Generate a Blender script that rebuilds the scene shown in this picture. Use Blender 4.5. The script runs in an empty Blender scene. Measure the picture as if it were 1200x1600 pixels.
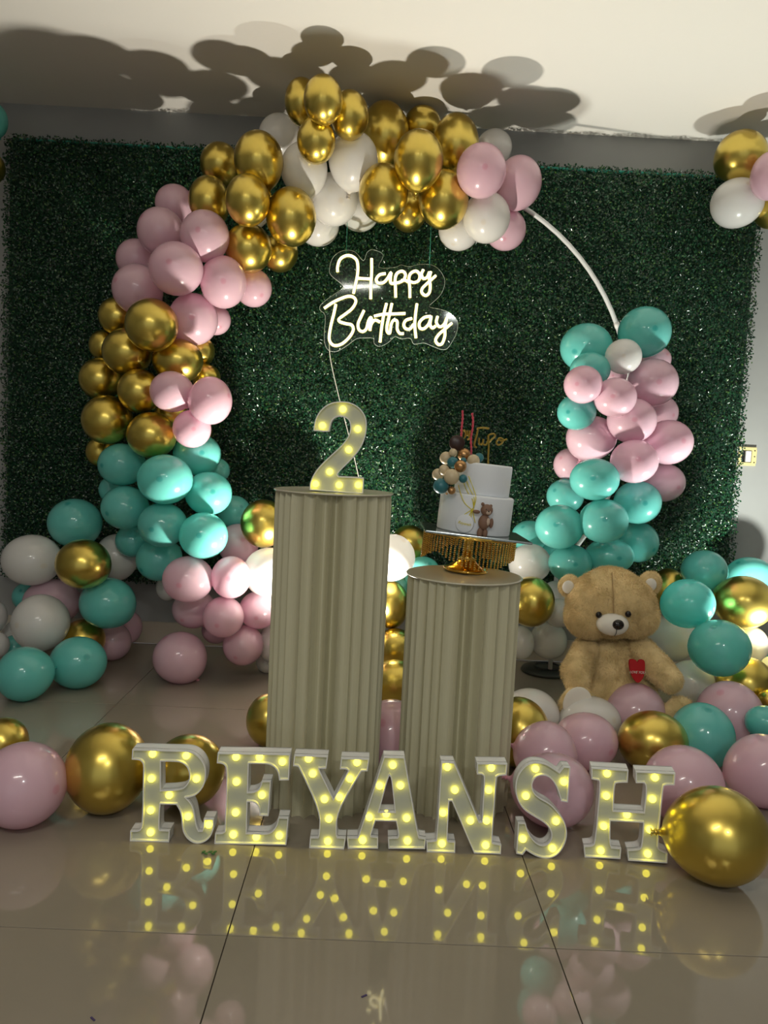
import bpy, bmesh, math, random
import numpy as np
from mathutils import Vector, Matrix
random.seed(7); RNG = np.random.default_rng(11)
SC = bpy.context.scene; COL = SC.collection
PI = math.pi

# ------------------------------------------------------------------ camera
FPX = 1209.2; CAMH = 0.92
YAW, PITCH, ROLL = math.radians(.806), math.radians(4.663), math.radians(2.778)
F0 = Vector((math.sin(YAW)*math.cos(PITCH), math.cos(YAW)*math.cos(PITCH), -math.sin(PITCH)))
R0 = Vector((math.cos(YAW), -math.sin(YAW), 0)); U0 = R0.cross(F0)
CR = R0*math.cos(ROLL)+U0*math.sin(ROLL); CU = U0*math.cos(ROLL)-R0*math.sin(ROLL)
cam = bpy.data.cameras.new('camera'); camo = bpy.data.objects.new('camera', cam); COL.objects.link(camo)
cam.sensor_fit = 'VERTICAL'; cam.sensor_height = 36; cam.lens = 36*FPX/1600; cam.clip_start = .05
m = Matrix((CR, CU, -F0)).transposed().to_4x4(); m.translation = Vector((0, 0, CAMH)); camo.matrix_world = m
SC.camera = camo
def ray(px, py): return F0 + CR*((px-600)/FPX) - CU*((py-800)/FPX)
def P(px, py, d):
    """world point seen at pixel (px,py) whose distance from the camera wall-ward (y) is d"""
    r = ray(px, py); return Vector((0, 0, CAMH)) + r*(d/r.y)
def PF(px, py, z=0.0):
    r = ray(px, py); return Vector((0, 0, CAMH)) + r*((z-CAMH)/r.z)

# ------------------------------------------------------------------ world, lights, exposure
w = bpy.data.worlds.new('world'); SC.world = w; w.use_nodes = True
w.node_tree.nodes['Background'].inputs[0].default_value = (.90, .95, .96, 1)
w.node_tree.nodes['Background'].inputs[1].default_value = .36
SC.view_settings.view_transform = 'Standard'; SC.view_settings.look = 'None'
SC.view_settings.gamma = 1; SC.view_settings.use_curve_mapping = False
SC.view_settings.exposure = 0.34
def lamp(kind, name, loc, power, col=(1, 1, 1), size=.05, rot=(0, 0, 0), **k):
    l = bpy.data.lights.new(name, kind); l.energy = power; l.color = col
    if kind == 'AREA': l.size = size
    else: l.shadow_soft_size = size
    for a, b in k.items(): setattr(l, a, b)
    o = bpy.data.objects.new(name, l); o.location = loc; o.rotation_euler = rot; COL.objects.link(o); return o
L1 = Vector((-.12, 2.62, .20)); L2 = Vector((1.53, 2.68, .24))
lamp('SPOT', 'flood_lamp_glow', L1, 84, (1, .94, .80), .03, (math.radians(172), 0, 0), spot_size=math.radians(154), spot_blend=.8)
lamp('SPOT', 'flood_lamp_glow', L2, 66, (.97, 1, .90), .035, (math.radians(172), 0, 0), spot_size=math.radians(154), spot_blend=.8)
lamp('AREA', 'ceiling_lamp_glow', (-.55, -.5, 2.26), 17, (1, .96, .86), 1.1, (0, 0, math.radians(20)), shape='RECTANGLE', size_y=.07)
lamp('AREA', 'ceiling_lamp_glow', (.75, -1.5, 2.26), 18, (.97, .99, .95), .22)

# ------------------------------------------------------------------ helpers
def tag(o, label=None, cat=None, group=None, kind=None):
    if label: o['label'] = label
    if cat: o['category'] = cat
    if group: o['group'] = group
    if kind: o['kind'] = kind
    return o
def empty(name, loc=(0, 0, 0), label=None, cat=None, group=None, rot=(0, 0, 0)):
    o = bpy.data.objects.new(name, None); o.empty_display_size = .05; COL.objects.link(o)
    o.location = loc; o.rotation_euler = rot
    return tag(o, label, cat, group)
def link(name, me, mats, parent=None, smooth=False, world=True):
    """link mesh; vertices are given in world space unless world=False (then parent space)"""
    if mats is not None:
        for mm in (mats if isinstance(mats, (list, tuple)) else [mats]): me.materials.append(mm)
    o = bpy.data.objects.new(name, me); COL.objects.link(o)
    if smooth:
        me.polygons.foreach_set('use_smooth', np.ones(len(me.polygons), bool))
    if parent:
        o.parent = parent
        if world:
            o.matrix_parent_inverse = basis(parent).inverted()
    return o
def basis(o):
    mt = Matrix.LocRotScale(o.location, o.rotation_euler, o.scale)
    if o.parent: mt = basis(o.parent) @ o.matrix_parent_inverse @ mt
    return mt
def pymesh(name, v, f):
    me = bpy.data.meshes.new(name); me.from_pydata([tuple(a) for a in v], [], f); me.update(); return me
def bmm(name, bm):
    bmesh.ops.recalc_face_normals(bm, faces=bm.faces)
    me = bpy.data.meshes.new(name); bm.to_mesh(me); bm.free(); return me
def box_bm(c, s, bev=0, rot=None):
    bm = bmesh.new(); bmesh.ops.create_cube(bm, size=1)
    for v in bm.verts: v.co = Vector((v.co.x*s[0], v.co.y*s[1], v.co.z*s[2]))
    if bev: bmesh.ops.bevel(bm, geom=bm.edges[:], offset=bev, segments=2, affect='EDGES', profile=.6)
    mt = Matrix.Translation(Vector(c)) @ (rot if rot else Matrix())
    bm.transform(mt); return bm
def lathe(profile, n=48, closed=False):
    """profile [(r,z)] about z axis"""
    v = []; f = []
    for r, z in profile:
        for i in range(n):
            a = 2*PI*i/n; v.append((r*math.cos(a), r*math.sin(a), z))
    for j in range(len(profile)-1):
        for i in range(n):
            k = (i+1) % n; f.append((j*n+i, j*n+k, (j+1)*n+k, (j+1)*n+i))
    if profile[0][0] > 1e-5: f.append(tuple(range(n))[::-1])
    if profile[-1][0] > 1e-5: f.append(tuple((len(profile)-1)*n+i for i in range(n)))
    bm = bmesh.new(); bv = [bm.verts.new(a) for a in v]
    for a in f: bm.faces.new([bv[i] for i in a])
    bmesh.ops.remove_doubles(bm, verts=bm.verts, dist=1e-6)
    return bm
def ellipsoid(c, s, seg=24, rings=14, rot=None):
    bm = bmesh.new(); bmesh.ops.create_uvsphere(bm, u_segments=seg, v_segments=rings, radius=1)
    bm.transform(Matrix.Translation(Vector(c)) @ (rot if rot else Matrix()) @ Matrix.Diagonal((s[0], s[1], s[2], 1))); return bm
def catmull(pts, n=6, closed=False):
    pts = [Vector(p) for p in pts]
    if closed: pts = [pts[-1]]+pts+[pts[0], pts[1]]
    else: pts = [pts[0]*2-pts[1]]+pts+[pts[-1]*2-pts[-2]]
    out = []
    for i in range(1, len(pts)-2):
        a, b, c, d = pts[i-1:i+3]
        for k in range(n):
            t = k/n
            out.append(.5*((2*b)+(c-a)*t+(2*a-5*b+4*c-d)*t*t+(3*b-a-3*c+d)*t**3))
    if not closed: out.append(pts[-2])
    return out
def tube(pts, r, n=8, closed=False, caps=True):
    """swept tube through world points; r float or list"""
    pts = [Vector(p) for p in pts]; N = len(pts); v = []; f = []
    rr = r if isinstance(r, (list, tuple)) else [r]*N
    nrm = None
    for i in range(N):
        if closed: t = pts[(i+1) % N]-pts[i-1]
        else: t = pts[min(i+1, N-1)]-pts[max(i-1, 0)]
        t.normalize()
        if nrm is None:
            nrm = t.orthogonal().normalized()
        nrm = (nrm - t*nrm.dot(t)).normalized(); b = t.cross(nrm)
        for k in range(n):
            a = 2*PI*k/n; v.append(pts[i]+(nrm*math.cos(a)+b*math.sin(a))*rr[i])
    for i in range(N if closed else N-1):
        for k in range(n):
            k2 = (k+1) % n; j = (i+1) % N
            f.append((i*n+k, i*n+k2, j*n+k2, j*n+k))
    if caps and not closed: f += [tuple(range(n))[::-1], tuple((N-1)*n+k for k in range(n))]
    return v, f
def tubes_mesh(name, strokes, r, n=8):
    V = []; Fc = []
    for s in strokes:
        v, f = tube(s, r, n); o = len(V); V += v; Fc += [tuple(i+o for i in q) for q in f]
    return pymesh(name, V, Fc)

# ------------------------------------------------------------------ materials
def mat(name, col, rough=.5, metal=0, **k):
    mm = bpy.data.materials.new(name); mm.use_nodes = True
    b = mm.node_tree.nodes['Principled BSDF']
    b.inputs['Base Color'].default_value = (*col, 1); b.inputs['Roughness'].default_value = rough; b.inputs['Metallic'].default_value = metal
    for a, v in k.items():
        key = a.replace('_', ' ')
        b.inputs[key].default_value = v
    return mm
def nd(mm, t, **k):
    n = mm.node_tree.nodes.new(t)
    for a, v in k.items(): setattr(n, a, v)
    return n
def lk(mm, a, b): mm.node_tree.links.new(a, b)
def noise_col(mm, c1, c2, scale=5, detail=4, coord='Object', lo=.3, hi=.7):
    tc = nd(mm, 'ShaderNodeTexCoord'); n = nd(mm, 'ShaderNodeTexNoise'); r = nd(mm, 'ShaderNodeValToRGB')
    n.inputs['Scale'].default_value = scale; n.inputs['Detail'].default_value = detail
    r.color_ramp.elements[0].color = (*c1, 1); r.color_ramp.elements[1].color = (*c2, 1)
    r.color_ramp.elements[0].position = lo; r.color_ramp.elements[1].position = hi
    lk(mm, tc.outputs[coord], n.inputs['Vector']); lk(mm, n.outputs[0], r.inputs[0])
    lk(mm, r.outputs[0], mm.node_tree.nodes['Principled BSDF'].inputs['Base Color']); return n
def bump(mm, scale, strength, dist=.002, detail=4):
    tc = nd(mm, 'ShaderNodeTexCoord'); n = nd(mm, 'ShaderNodeTexNoise'); b = nd(mm, 'ShaderNodeBump')
    n.inputs['Scale'].default_value = scale; n.inputs['Detail'].default_value = detail
    b.inputs['Strength'].default_value = strength; b.inputs['Distance'].default_value = dist
    lk(mm, tc.outputs['Object'], n.inputs['Vector']); lk(mm, n.outputs[0], b.inputs['Height'])
    lk(mm, b.outputs[0], mm.node_tree.nodes['Principled BSDF'].inputs['Normal'])
def latex(name, col, deep, rough=.22, trans=.30):
    """balloon latex: deeper colour at crown spot and neck (UV u = distance from crown)"""
    mm = mat(name, col, rough, 0); nt = mm.node_tree; b = nt.nodes['Principled BSDF']
    uv = nd(mm, 'ShaderNodeUVMap'); sp = nd(mm, 'ShaderNodeSeparateXYZ'); r = nd(mm, 'ShaderNodeValToRGB')
    e = r.color_ramp.elements; e[0].position = .0; e[0].color = (*deep, 1); e[1].position = .10; e[1].color = (*col, 1)
    x = e.new(.028); x.color = (*[a*.75+c*.25 for a, c in zip(deep, col)], 1)
    x = e.new(.042); x.color = (*[a*.15+c*.85 for a, c in zip(deep, col)], 1)
    x = e.new(.80); x.color = (*col, 1)
    x = e.new(1.0); x.color = (*deep, 1)
    lk(mm, uv.outputs[0], sp.inputs[0]); lk(mm, sp.outputs[0], r.inputs[0]); lk(mm, r.outputs[0], b.inputs['Base Color'])
    b.inputs['Coat Weight'].default_value = .8; b.inputs['Coat Roughness'].default_value = .06
    tr = nd(mm, 'ShaderNodeBsdfTranslucent'); mx = nd(mm, 'ShaderNodeMixShader'); mx.inputs[0].default_value = trans
    lk(mm, r.outputs[0], tr.inputs[0]); lk(mm, b.outputs[0], mx.inputs[1]); lk(mm, tr.outputs[0], mx.inputs[2])
    lk(mm, mx.outputs[0], nt.nodes['Material Output'].inputs[0]); return mm
def emit(name, col, s):
    mm = mat(name, col, .4); b = mm.node_tree.nodes['Principled BSDF']
    b.inputs['Emission Color'].default_value = (*col, 1); b.inputs['Emission Strength'].default_value = s; return mm
M = {}
M['G'] = mat('gold_chrome', (.70, .53, .115), .29, 1.0, Coat_Weight=.25, Coat_Roughness=.08)
M['W'] = latex('white_latex', (.92, .905, .89), (.90, .84, .76))
M['P'] = latex('pink_latex', (.89, .61, .72), (.84, .42, .54))
M['T'] = latex('teal_latex', (.19, .71, .66), (.05, .46, .44))
M['ceil'] = mat('ceiling_paint', (.80, .77, .72), .9); bump(M['ceil'], 60, .15)
M['wall'] = mat('wall_paint', (.50, .50, .50), .9); noise_col(M['wall'], (.30, .305, .305), (.36, .365, .36), 2.5)
M['base'] = mat('skirting_tile', (.52, .46, .38), .3)
M['grout'] = mat('grout', (.07, .055, .045), .9)
M['tile'] = mat('polished_tile', (.40, .355, .29), .045, 0, Coat_Weight=.25, Coat_Roughness=.02); noise_col(M['tile'], (.27, .235, .185), (.325, .28, .225), 1.6, 6)
M['mat'] = mat('hedge_backing', (.01, .05, .025), .8)
M['pil'] = mat('pleated_sheet', (.57, .54, .375), .40, 0, Subsurface_Weight=0.0)
M['pillid'] = mat('pillar_disc', (.56, .53, .42), .28, 0, Coat_Weight=.3)
M['tube'] = mat('white_pipe', (.78, .80, .80), .3)
M['steel'] = mat('base_plate_grey', (.05, .055, .05), .35, .3)
M['black'] = mat('black_plastic', (.012, .012, .014), .3)
M['lwhite'] = mat('letter_plastic', (.86, .86, .84), .4)
M['lface'] = mat('letter_face', (.50, .52, .46), .5)
M['bulb'] = emit('bulb_glow', (1.0, .87, .07), 3.8)
M['neon'] = emit('neon_glow', (1.0, .93, .55), 2.0)
M['sleeve'] = emit('neon_sleeve', (1.0, .86, .30), .9)
M['silver'] = mat('mirror_plate', (.30, .33, .32), .15, .9)
M['gold'] = mat('polished_gold', (.72, .46, .10), .12, 1.0)
M['cake'] = mat('white_fondant', (.80, .83, .88), .55, 0, Subsurface_Weight=.1, Subsurface_Radius=(.01, .01, .01)); bump(M['cake'], 40, .12)
M['cream'] = mat('cream_ball', (.62, .50, .32), .4)
M['cteal'] = mat('dark_teal_ball', (.03, .17, .20), .35)
M['cgold'] = mat('bronze_ball', (.50, .28, .12), .28, .9)
M['brown'] = mat('dark_chocolate', (.035, .012, .008), .35)
M['candle'] = mat('pink_candle', (.62, .06, .10), .4)
M['ribbon'] = mat('yellow_icing', (.72, .62, .04), .45)
M['gtext'] = mat('gold_acrylic', (.30, .20, .02), .3, .35)
M['fig'] = mat('brown_fondant', (.22, .12, .08), .6)
M['figl'] = mat('pale_fondant', (.55, .42, .33), .6)
M['string'] = mat('green_string', (.03, .30, .22), .7)
M['wire'] = mat('white_wire', (.80, .78, .72), .5)
M['red'] = mat('red_patch', (.50, .01, .015), .8)
M['snout'] = mat('white_plush', (.78, .74, .66), .9)
M['eye'] = mat('bead_eye', (.012, .008, .006), .08)
M['ivory'] = mat('switch_frame', (.72, .62, .30), .45)
acr = bpy.data.materials.new('clear_acrylic'); acr.use_nodes = True; nt = acr.node_tree; nt.nodes.clear()
o_ = nt.nodes.new('ShaderNodeOutputMaterial'); a_ = nt.nodes.new('ShaderNodeBsdfTransparent'); g_ = nt.nodes.new('ShaderNodeBsdfGlossy'); mx_ = nt.nodes.new('ShaderNodeMixShader')
a_.inputs[0].default_value = (.93, .96, .94, 1); g_.inputs['Roughness'].default_value = .05; mx_.inputs[0].default_value = .028
nt.links.new(a_.outputs[0], mx_.inputs[1]); nt.links.new(g_.outputs[0], mx_.inputs[2]); nt.links.new(mx_.outputs[0], o_.inputs[0])
M['acr'] = acr; M['acredge'] = mat('acrylic_edge', (.45, .5, .47), .3)

# ------------------------------------------------------------------ room
WALL = 3.423; CEIL = 2.30; X0, X1, Y0 = -2.35, 2.35, -3.2
def slab(name, c, s, m_, kind='structure', parent=None):
    o = link(name, bmm(name, box_bm(c, s)), m_, parent); 
    if kind and not parent: o['kind'] = kind
    return o
cx, cy = (X0+X1)/2, (WALL+Y0)/2
floor = slab('floor', (cx, cy, -.055), (X1-X0, WALL-Y0, .1), M['grout'])
slab('ceiling', (cx, cy, CEIL+.05), (X1-X0+.4, WALL-Y0+.2, .1), M['ceil'])
slab('wall_back', (cx, WALL+.05, CEIL/2), (X1-X0+.2, .1, CEIL), M['wall'])
slab('wall_left', (X0-.05, cy, CEIL/2), (.1, WALL-Y0, CEIL), M['wall'])
slab('wall_right', (X1+.05, cy, CEIL/2), (.1, WALL-Y0, CEIL), M['wall'])
bb = link('baseboard_back', bmm('baseboard', box_bm((cx, WALL-.006, .052), (X1-X0-.03, .012, .098), .0008)), M['base']); bb['kind'] = 'structure'
# tiles: grid fixed by two joint crossings seen in the photograph
cA = PF(355, 1462); cB = PF(868, 1482); TW = (cB.x-cA.x); TL = TW*2
ts = None
gx = cA.x; gy = (cA.y+cB.y)/2
i0 = math.floor((X0-gx)/TW); i1 = math.ceil((X1-gx)/TW); j0 = math.floor((Y0-gy)/TL); j1 = math.ceil((WALL-gy)/TL)
for i in range(i0, i1):
    for j in range(j0, j1):
        xa, xb = max(gx+i*TW, X0), min(gx+(i+1)*TW, X1); ya, yb = max(gy+j*TL, Y0), min(gy+(j+1)*TL, WALL)
        g = .0011
        if xb-xa < .02 or yb-ya < .02: continue
        link('tile', bmm('tile', box_bm(((xa+xb)/2, (ya+yb)/2, -.003), (xb-xa-2*g, yb-ya-2*g, .006), .0006)), M['tile'], floor)

# ------------------------------------------------------------------ hedge panel
def hedge():
    tl = P(216, 222, 3.34); ztop = tl.z; xl = P(3, 620, 3.34).x; xr = P(1170, 600, 3.34).x; zb = P(120, 902, 3.34).z
    root = empty('artificial_hedge', ((xl+xr)/2, WALL, zb), 'wide dark green artificial boxwood hedge panel hung on the back wall', 'hedge')
    link('backing_mesh', bmm('b', box_bm(((xl+xr)/2, WALL-.022, (zb+ztop)/2), (xr-xl-.012, .04, ztop-zb-.01))), M['mat'], root)
    # thin plastic grid rim seen along the top edge
    link('top_strip', bmm('b', box_bm(((xl+xr)/2, WALL-.05, ztop-.004), (xr-xl-.05, .02, .006))), M['string'], root)
    n = 190000
    x = RNG.uniform(xl-.005, xr+.005, n); z = RNG.uniform(zb-.015, ztop+.008, n)
    y = WALL-.05-RNG.uniform(0, 1, n)**1.2*.055
    lump = .010*np.sin(x*23+np.sin(z*17)*2)*np.sin(z*21+np.sin(x*13)*2); y = y+lump
    edge = np.minimum(np.minimum(x-xl, xr-x), np.minimum(z-zb, ztop-z)); y = y+np.clip(.02-edge, 0, .04)*.5
    L = RNG.uniform(.008, .0135, n); Wd = L*RNG.uniform(.55, .8, n)
    a = RNG.uniform(0, 2*PI, n); tilt = RNG.normal(0, .55, n)
    # leaf direction d (mostly in wall plane), side s, normal
    d = np.stack([np.cos(a)*np.cos(tilt), -np.abs(np.sin(tilt))*1.0, np.sin(a)*np.cos(tilt)], 1)
    nn = np.stack([RNG.normal(0, .45, n), -np.ones(n), RNG.normal(.25, .45, n)], 1)
    s = np.cross(d, nn); s /= np.linalg.norm(s, axis=1)[:, None]; nn = np.cross(s, d)
    c = np.stack([x, y, z], 1)
    v = np.empty((n, 6, 3))
    v[:, 0] = c-d*L[:, None]*.5
    up = nn*(-(L*.10))[:, None]
    v[:, 1] = c-d*(L*.15)[:, None]+s*(Wd*.45)[:, None]+up; v[:, 2] = c+d*(L*.22)[:, None]+s*(Wd*.42)[:, None]+up
    v[:, 3] = c+d*L[:, None]*.5
    v[:, 4] = c+d*(L*.22)[:, None]-s*(Wd*.42)[:, None]+up; v[:, 5] = c-d*(L*.15)[:, None]-s*(Wd*.45)[:, None]+up
    v[:, :, 1] = np.minimum(v[:, :, 1], WALL-.003)
    me = bpy.data.meshes.new('leaves'); me.vertices.add(n*6); me.vertices.foreach_set('co', v.reshape(-1))
    me.loops.add(n*8); me.polygons.add(n*2)
    b = np.arange(n)[:, None]*6
    me.loops.foreach_set('vertex_index', (b+np.array([0, 1, 2, 3, 0, 3, 4, 5])).reshape(-1).astype(np.int32))
    me.polygons.foreach_set('loop_start', (np.arange(n*2)*4).astype(np.int32))
    at = me.attributes.new('tone', 'FLOAT', 'FACE'); at.data.foreach_set('value', np.repeat(RNG.uniform(0, 1, n), 2).astype(np.float32))
    me.update(calc_edges=True); me.validate()
    mm = mat('boxwood_leaf', (.02, .1, .04), .24, 0); mm.node_tree.nodes['Principled BSDF'].inputs['Coat Weight'].default_value = .2
    at_ = nd(mm, 'ShaderNodeAttribute', attribute_name='tone'); r = nd(mm, 'ShaderNodeValToRGB')
    e = r.color_ramp.elements; e[0].color = (.002, .020, .012, 1); e[1].color = (.06, .13, .03, 1); e[1].position = 1
    q = e.new(.45); q.color = (.005, .046, .021, 1); q = e.new(.85); q.color = (.016, .078, .027, 1)
    lk(mm, at_.outputs['Fac'], r.inputs[0]); lk(mm, r.outputs[0], mm.node_tree.nodes['Principled BSDF'].inputs['Base Color'])
    o = link('leaves', me, mm, root); o['kind'] = 'stuff'
hedge()

# outlet box beside the hedge
t = empty('wall_switch', P(1168, 713, WALL), 'yellowed open wall switch box beside the right edge of the hedge', 'switch')
c = P(1166, 713, WALL)
bm = bmesh.new()
for (dx, dz, sx, sz) in ((0, .034, .078, .014), (0, -.034, .078, .014), (-.032, 0, .014, .06), (.030, 0, .022, .06)):
    bx = box_bm((c.x+dx, WALL-.006, c.z+dz), (sx, .012, sz), .0015); me_ = bpy.data.meshes.new('x'); bx.to_mesh(me_); bx.free(); bm.from_mesh(me_)
link('frame', bmm('frame', bm), M['ivory'], t)
link('opening', bmm('o', box_bm((c.x-.006, WALL-.002, c.z), (.05, .004, .056))), M['black'], t)
link('rocker', bmm('o', box_bm((c.x+.004, WALL-.007, c.z), (.024, .012, .048), .002)), M['lwhite'], t)
for dz in (-.026, 0, .026):
    link('screw', bmm('s', ellipsoid((c.x+.031, WALL-.0125, c.z+dz), (.003, .0015, .003), 10, 6)), M['black'], t)
# ------------------------------------------------------------------ garland ring
RD = 3.19                                   # ring plane
rc = P(632, 634, RD); RR = 350/FPX*RD
def ringpt(a): return Vector((rc.x+RR*math.cos(a), RD+.0, rc.z+RR*math.sin(a)))
t = empty('balloon_hoop', (rc.x, RD, 0), 'white tubular hoop stand carrying the balloon garland, bare at its upper right', 'hoop')
plR = PF(847, 1033, .02); plR = Vector((PF(847, 1033, .02).x, RD+.06, 0)); plL = Vector((PF(452, 1010).x, RD+.06, 0))
aR = -math.acos((plR.x-rc.x)/RR); aL = 2*PI-math.acos((plL.x-rc.x)/RR); AS = aL-aR; arc = [ringpt(aR+AS*k/72) for k in range(73)]
zR = arc[0].z
pts = [Vector((plR.x, RD, .03)), Vector((plR.x, RD, zR*.5))]+arc+[Vector((plL.x, RD, arc[-1].z*.5)), Vector((plL.x, RD, .03))]
v, f = tube(pts, .0092, 12); link('hoop_pipe', pymesh('hoop_pipe', v, f), M['tube'], t, True)
for k in (4, 17, 30, 35, 46, 60):
    a = aR+AS*k/72; v, f = tube([ringpt(a-.012), ringpt(a+.012)], .0112, 12); link('pipe_joint', pymesh('j', v, f), M['lwhite'], t, True)
for pl in (plR, plL):
    bm = lathe([(0, 0), (.105, 0), (.11, .006), (.105, .016), (.05, .024), (0, .026)], 48); bm.transform(Matrix.Translation(pl))
    p_ = link('base_plate', bmm('bp', bm), M['steel'], t, True)
    v, f = tube([pl+Vector((.055*math.cos(2*PI*k/32), .055*math.sin(2*PI*k/32), .024)) for k in range(32)], .005, 8, True)
    link('rubber_ring', pymesh('rr', v, f), M['black'], p_, True)

# ------------------------------------------------------------------ balloons
# colour|cx|cy|w|h|depth or layer|tail angle in the picture (deg, 0 right 90 down) or -|label tail
CN = {'G': 'gold chrome balloon', 'W': 'white balloon', 'P': 'pale pink balloon', 'T': 'mint teal balloon'}
SECT = {}
SECT['balloons across the top of the hoop garland'] = """
G|472|159|52|68|2.66|-|left of the four small gold ones at the very top, half hidden
G|505|156|59|71|2.56|-|topmost of the whole arch, round and small
G|546|180|58|71|2.66|-|right of the four small gold ones at the top of the arch
G|494|220|58|67|2.58|-|lowest of the four small gold ones, hanging over two white ones
W|437|214|64|66|2.90|-|peeping out behind the top gold cluster, upper left
W|475|264|71|78|2.74|75|below the small gold cluster, its tip pointing down
W|552|250|75|84|2.70|100|directly right of the lowest small gold one
W|521|312|74|78|2.80|-|in the middle below the two big white ones of the arch top
W|562|331|60|58|2.94|-|half hidden behind the left underside of the arch top golds
W|497|352|64|62|2.93|-|at the inner edge beside the largest gold of the upper left
G|601|210|74|95|2.88|100|tall one right of the small gold cluster
G|660|196|56|56|2.92|-|small one behind, between the two tall golds of the top
G|654|249|75|86|2.66|95|in the front centre of the right top cluster
G|712|225|70|88|2.80|-|upper right of the top cluster, beside the pink
G|599|302|75|88|2.68|-|lower left of the top right cluster, above the neon sign
G|693|312|76|88|2.68|-|lower right of the top right cluster
G|638|330|56|62|2.86|-|squeezed low between the two lower golds of the top
W|772|231|54|54|2.94|-|behind the pink pair at the right end of the arch top
P|752|267|75|80|2.68|-|big round one at the right end of the arch top
P|811|285|68|78|2.78|120|outermost at the right end of the arch top
P|784|304|46|50|2.92|-|hidden in the notch between the two pink ones at the right end
W|760|340|72|76|2.70|-|lowest in front at the right end of the arch top
P|790|359|62|62|2.88|-|underneath, right of the lowest white at the arch's right end
W|717|360|62|60|2.86|-|underneath, left of the lowest white at the arch's right end
"""
SECT['balloons on the upper left of the hoop garland'] = """
G|404|250|74|84|2.74|70|tall one at the upper left shoulder of the arch
G|344|256|60|62|2.90|-|uppermost left on the arch shoulder, behind
G|387|313|67|77|2.66|-|in the front middle of the shoulder cluster
G|327|313|62|72|2.80|65|left of the shoulder cluster, beside the first pinks
G|455|339|76|88|2.66|-|largest on the inner side of the shoulder cluster
G|388|388|72|74|2.72|-|lowest front one of the shoulder cluster
G|437|395|56|58|2.88|-|innermost low one, behind the shoulder cluster
P|273|319|58|58|2.92|-|topmost of the left pink group, behind
P|251|362|70|72|2.80|-|upper left of the left pink group
P|320|369|74|77|2.68|-|next to the golds, with a small crown dot
P|275|420|82|80|2.64|-|central front one of the left pink group
P|213|405|60|60|2.92|-|leftmost upper one of the left pink group
P|214|452|74|76|2.80|-|lower left one of the left pink group, above the gold
P|349|441|70|79|2.72|-|right of the central pink one on the left side
P|396|450|56|58|2.86|-|innermost of the left pink group, over the hedge
P|302|499|75|79|2.74|-|lowest big one of the left pink group
P|337|500|46|46|2.92|-|peeping behind the lowest big pink on the left
"""
SECT['balloons on the left side of the hoop garland'] = """
G|237|508|80|81|2.64|-|largest in front on the left side, below the pinks
G|184|494|58|58|2.88|-|upper left edge of the left gold group
G|163|540|46|48|2.94|-|small one on the far left edge of the left gold group
G|198|550|74|72|2.76|-|left below the largest front gold
G|278|564|77|68|2.76|-|right of centre in the left gold group, above the small pinks
G|314|549|42|46|2.92|-|small one peeping at the inner edge above the small pinks
G|157|592|64|64|2.86|-|left edge, middle of the left gold group
G|218|611|66|68|2.72|-|centre of the left gold group, left of the small pinks
G|322|589|44|40|2.90|-|sliver behind the right small pink
P|268|612|66|63|2.62|15|left of three small pinks on the left golds
P|329|626|66|74|2.60|170|right and deepest pink of three small ones on the left golds
P|300|670|59|59|2.62|-|lowest of three small pinks on the left golds
G|167|656|76|76|2.76|-|big one at the left edge above the teals
G|237|680|76|72|2.68|-|lowest front one of the left gold group
G|158|706|46|48|2.90|-|lowest small one at the far left edge of the golds
G|268|650|54|54|2.86|-|deep in the left group behind the small pinks
G|310|674|44|44|2.90|-|sliver behind the lowest small pink
T|190|726|72|66|2.76|-|upper left of the left teal group
T|258|749|85|78|2.62|-|largest central one of the left teal group with a dark crown dot
T|308|710|74|66|2.78|-|upper right of the left teal group, under the small pink
T|340|735|38|38|2.92|-|small one at the inner edge of the left teal group
T|326|771|73|68|2.72|-|right of the largest left teal
T|195|793|72|68|2.74|-|left edge, middle of the left teal group
T|173|765|36|40|2.90|-|small sliver at the outer edge of the left teals
T|254|820|76|70|2.66|-|below the largest left teal, with a crown dot
T|318|837|76|73|2.62|-|lower right front of the left teal group
T|207|845|52|52|2.86|-|dark one low at the outer edge of the left teals
T|248|874|70|68|2.80|-|lowest of the left teal group above the first pale pink
T|366|800|52|52|2.90|-|behind, beside the gold near the tall pillar
G|412|818|72|76|2.74|-|at the tall pillar's upper left edge
P|372|850|64|64|2.88|-|behind, under the gold beside the tall pillar
P|294|905|80|73|2.62|-|big pale one left of the lower pink cluster
P|361|902|62|67|2.68|-|mid cluster between the pale one and the white near the pillar
P|303|952|68|60|2.78|-|below the big pale one of the lower left cluster
P|349|964|65|65|2.66|-|low front centre of the lower pink cluster
P|404|953|62|60|2.74|-|against the tall pillar, below the lit white one
P|338|984|46|44|2.86|-|small one under the low front pink
P|380|1008|64|64|2.74|-|lowest of the lower pink cluster
W|420|894|80|78|2.68|-|brightly lit one touching the left of the tall pillar
W|424|1006|42|60|2.80|-|half behind the tall pillar's left edge, low
W|418|1035|36|34|2.88|-|lowest one behind the tall pillar's left edge
W|262|918|36|42|2.92|-|small one peeping left behind the big pale pink
P|474|842|72|76|2.84|-|uppermost of three tucked entirely behind the taller pillar
W|480|918|76|78|2.84|-|middle of three tucked entirely behind the taller pillar
P|470|990|76|78|2.74|-|lowest of three tucked entirely behind the taller pillar
"""
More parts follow.
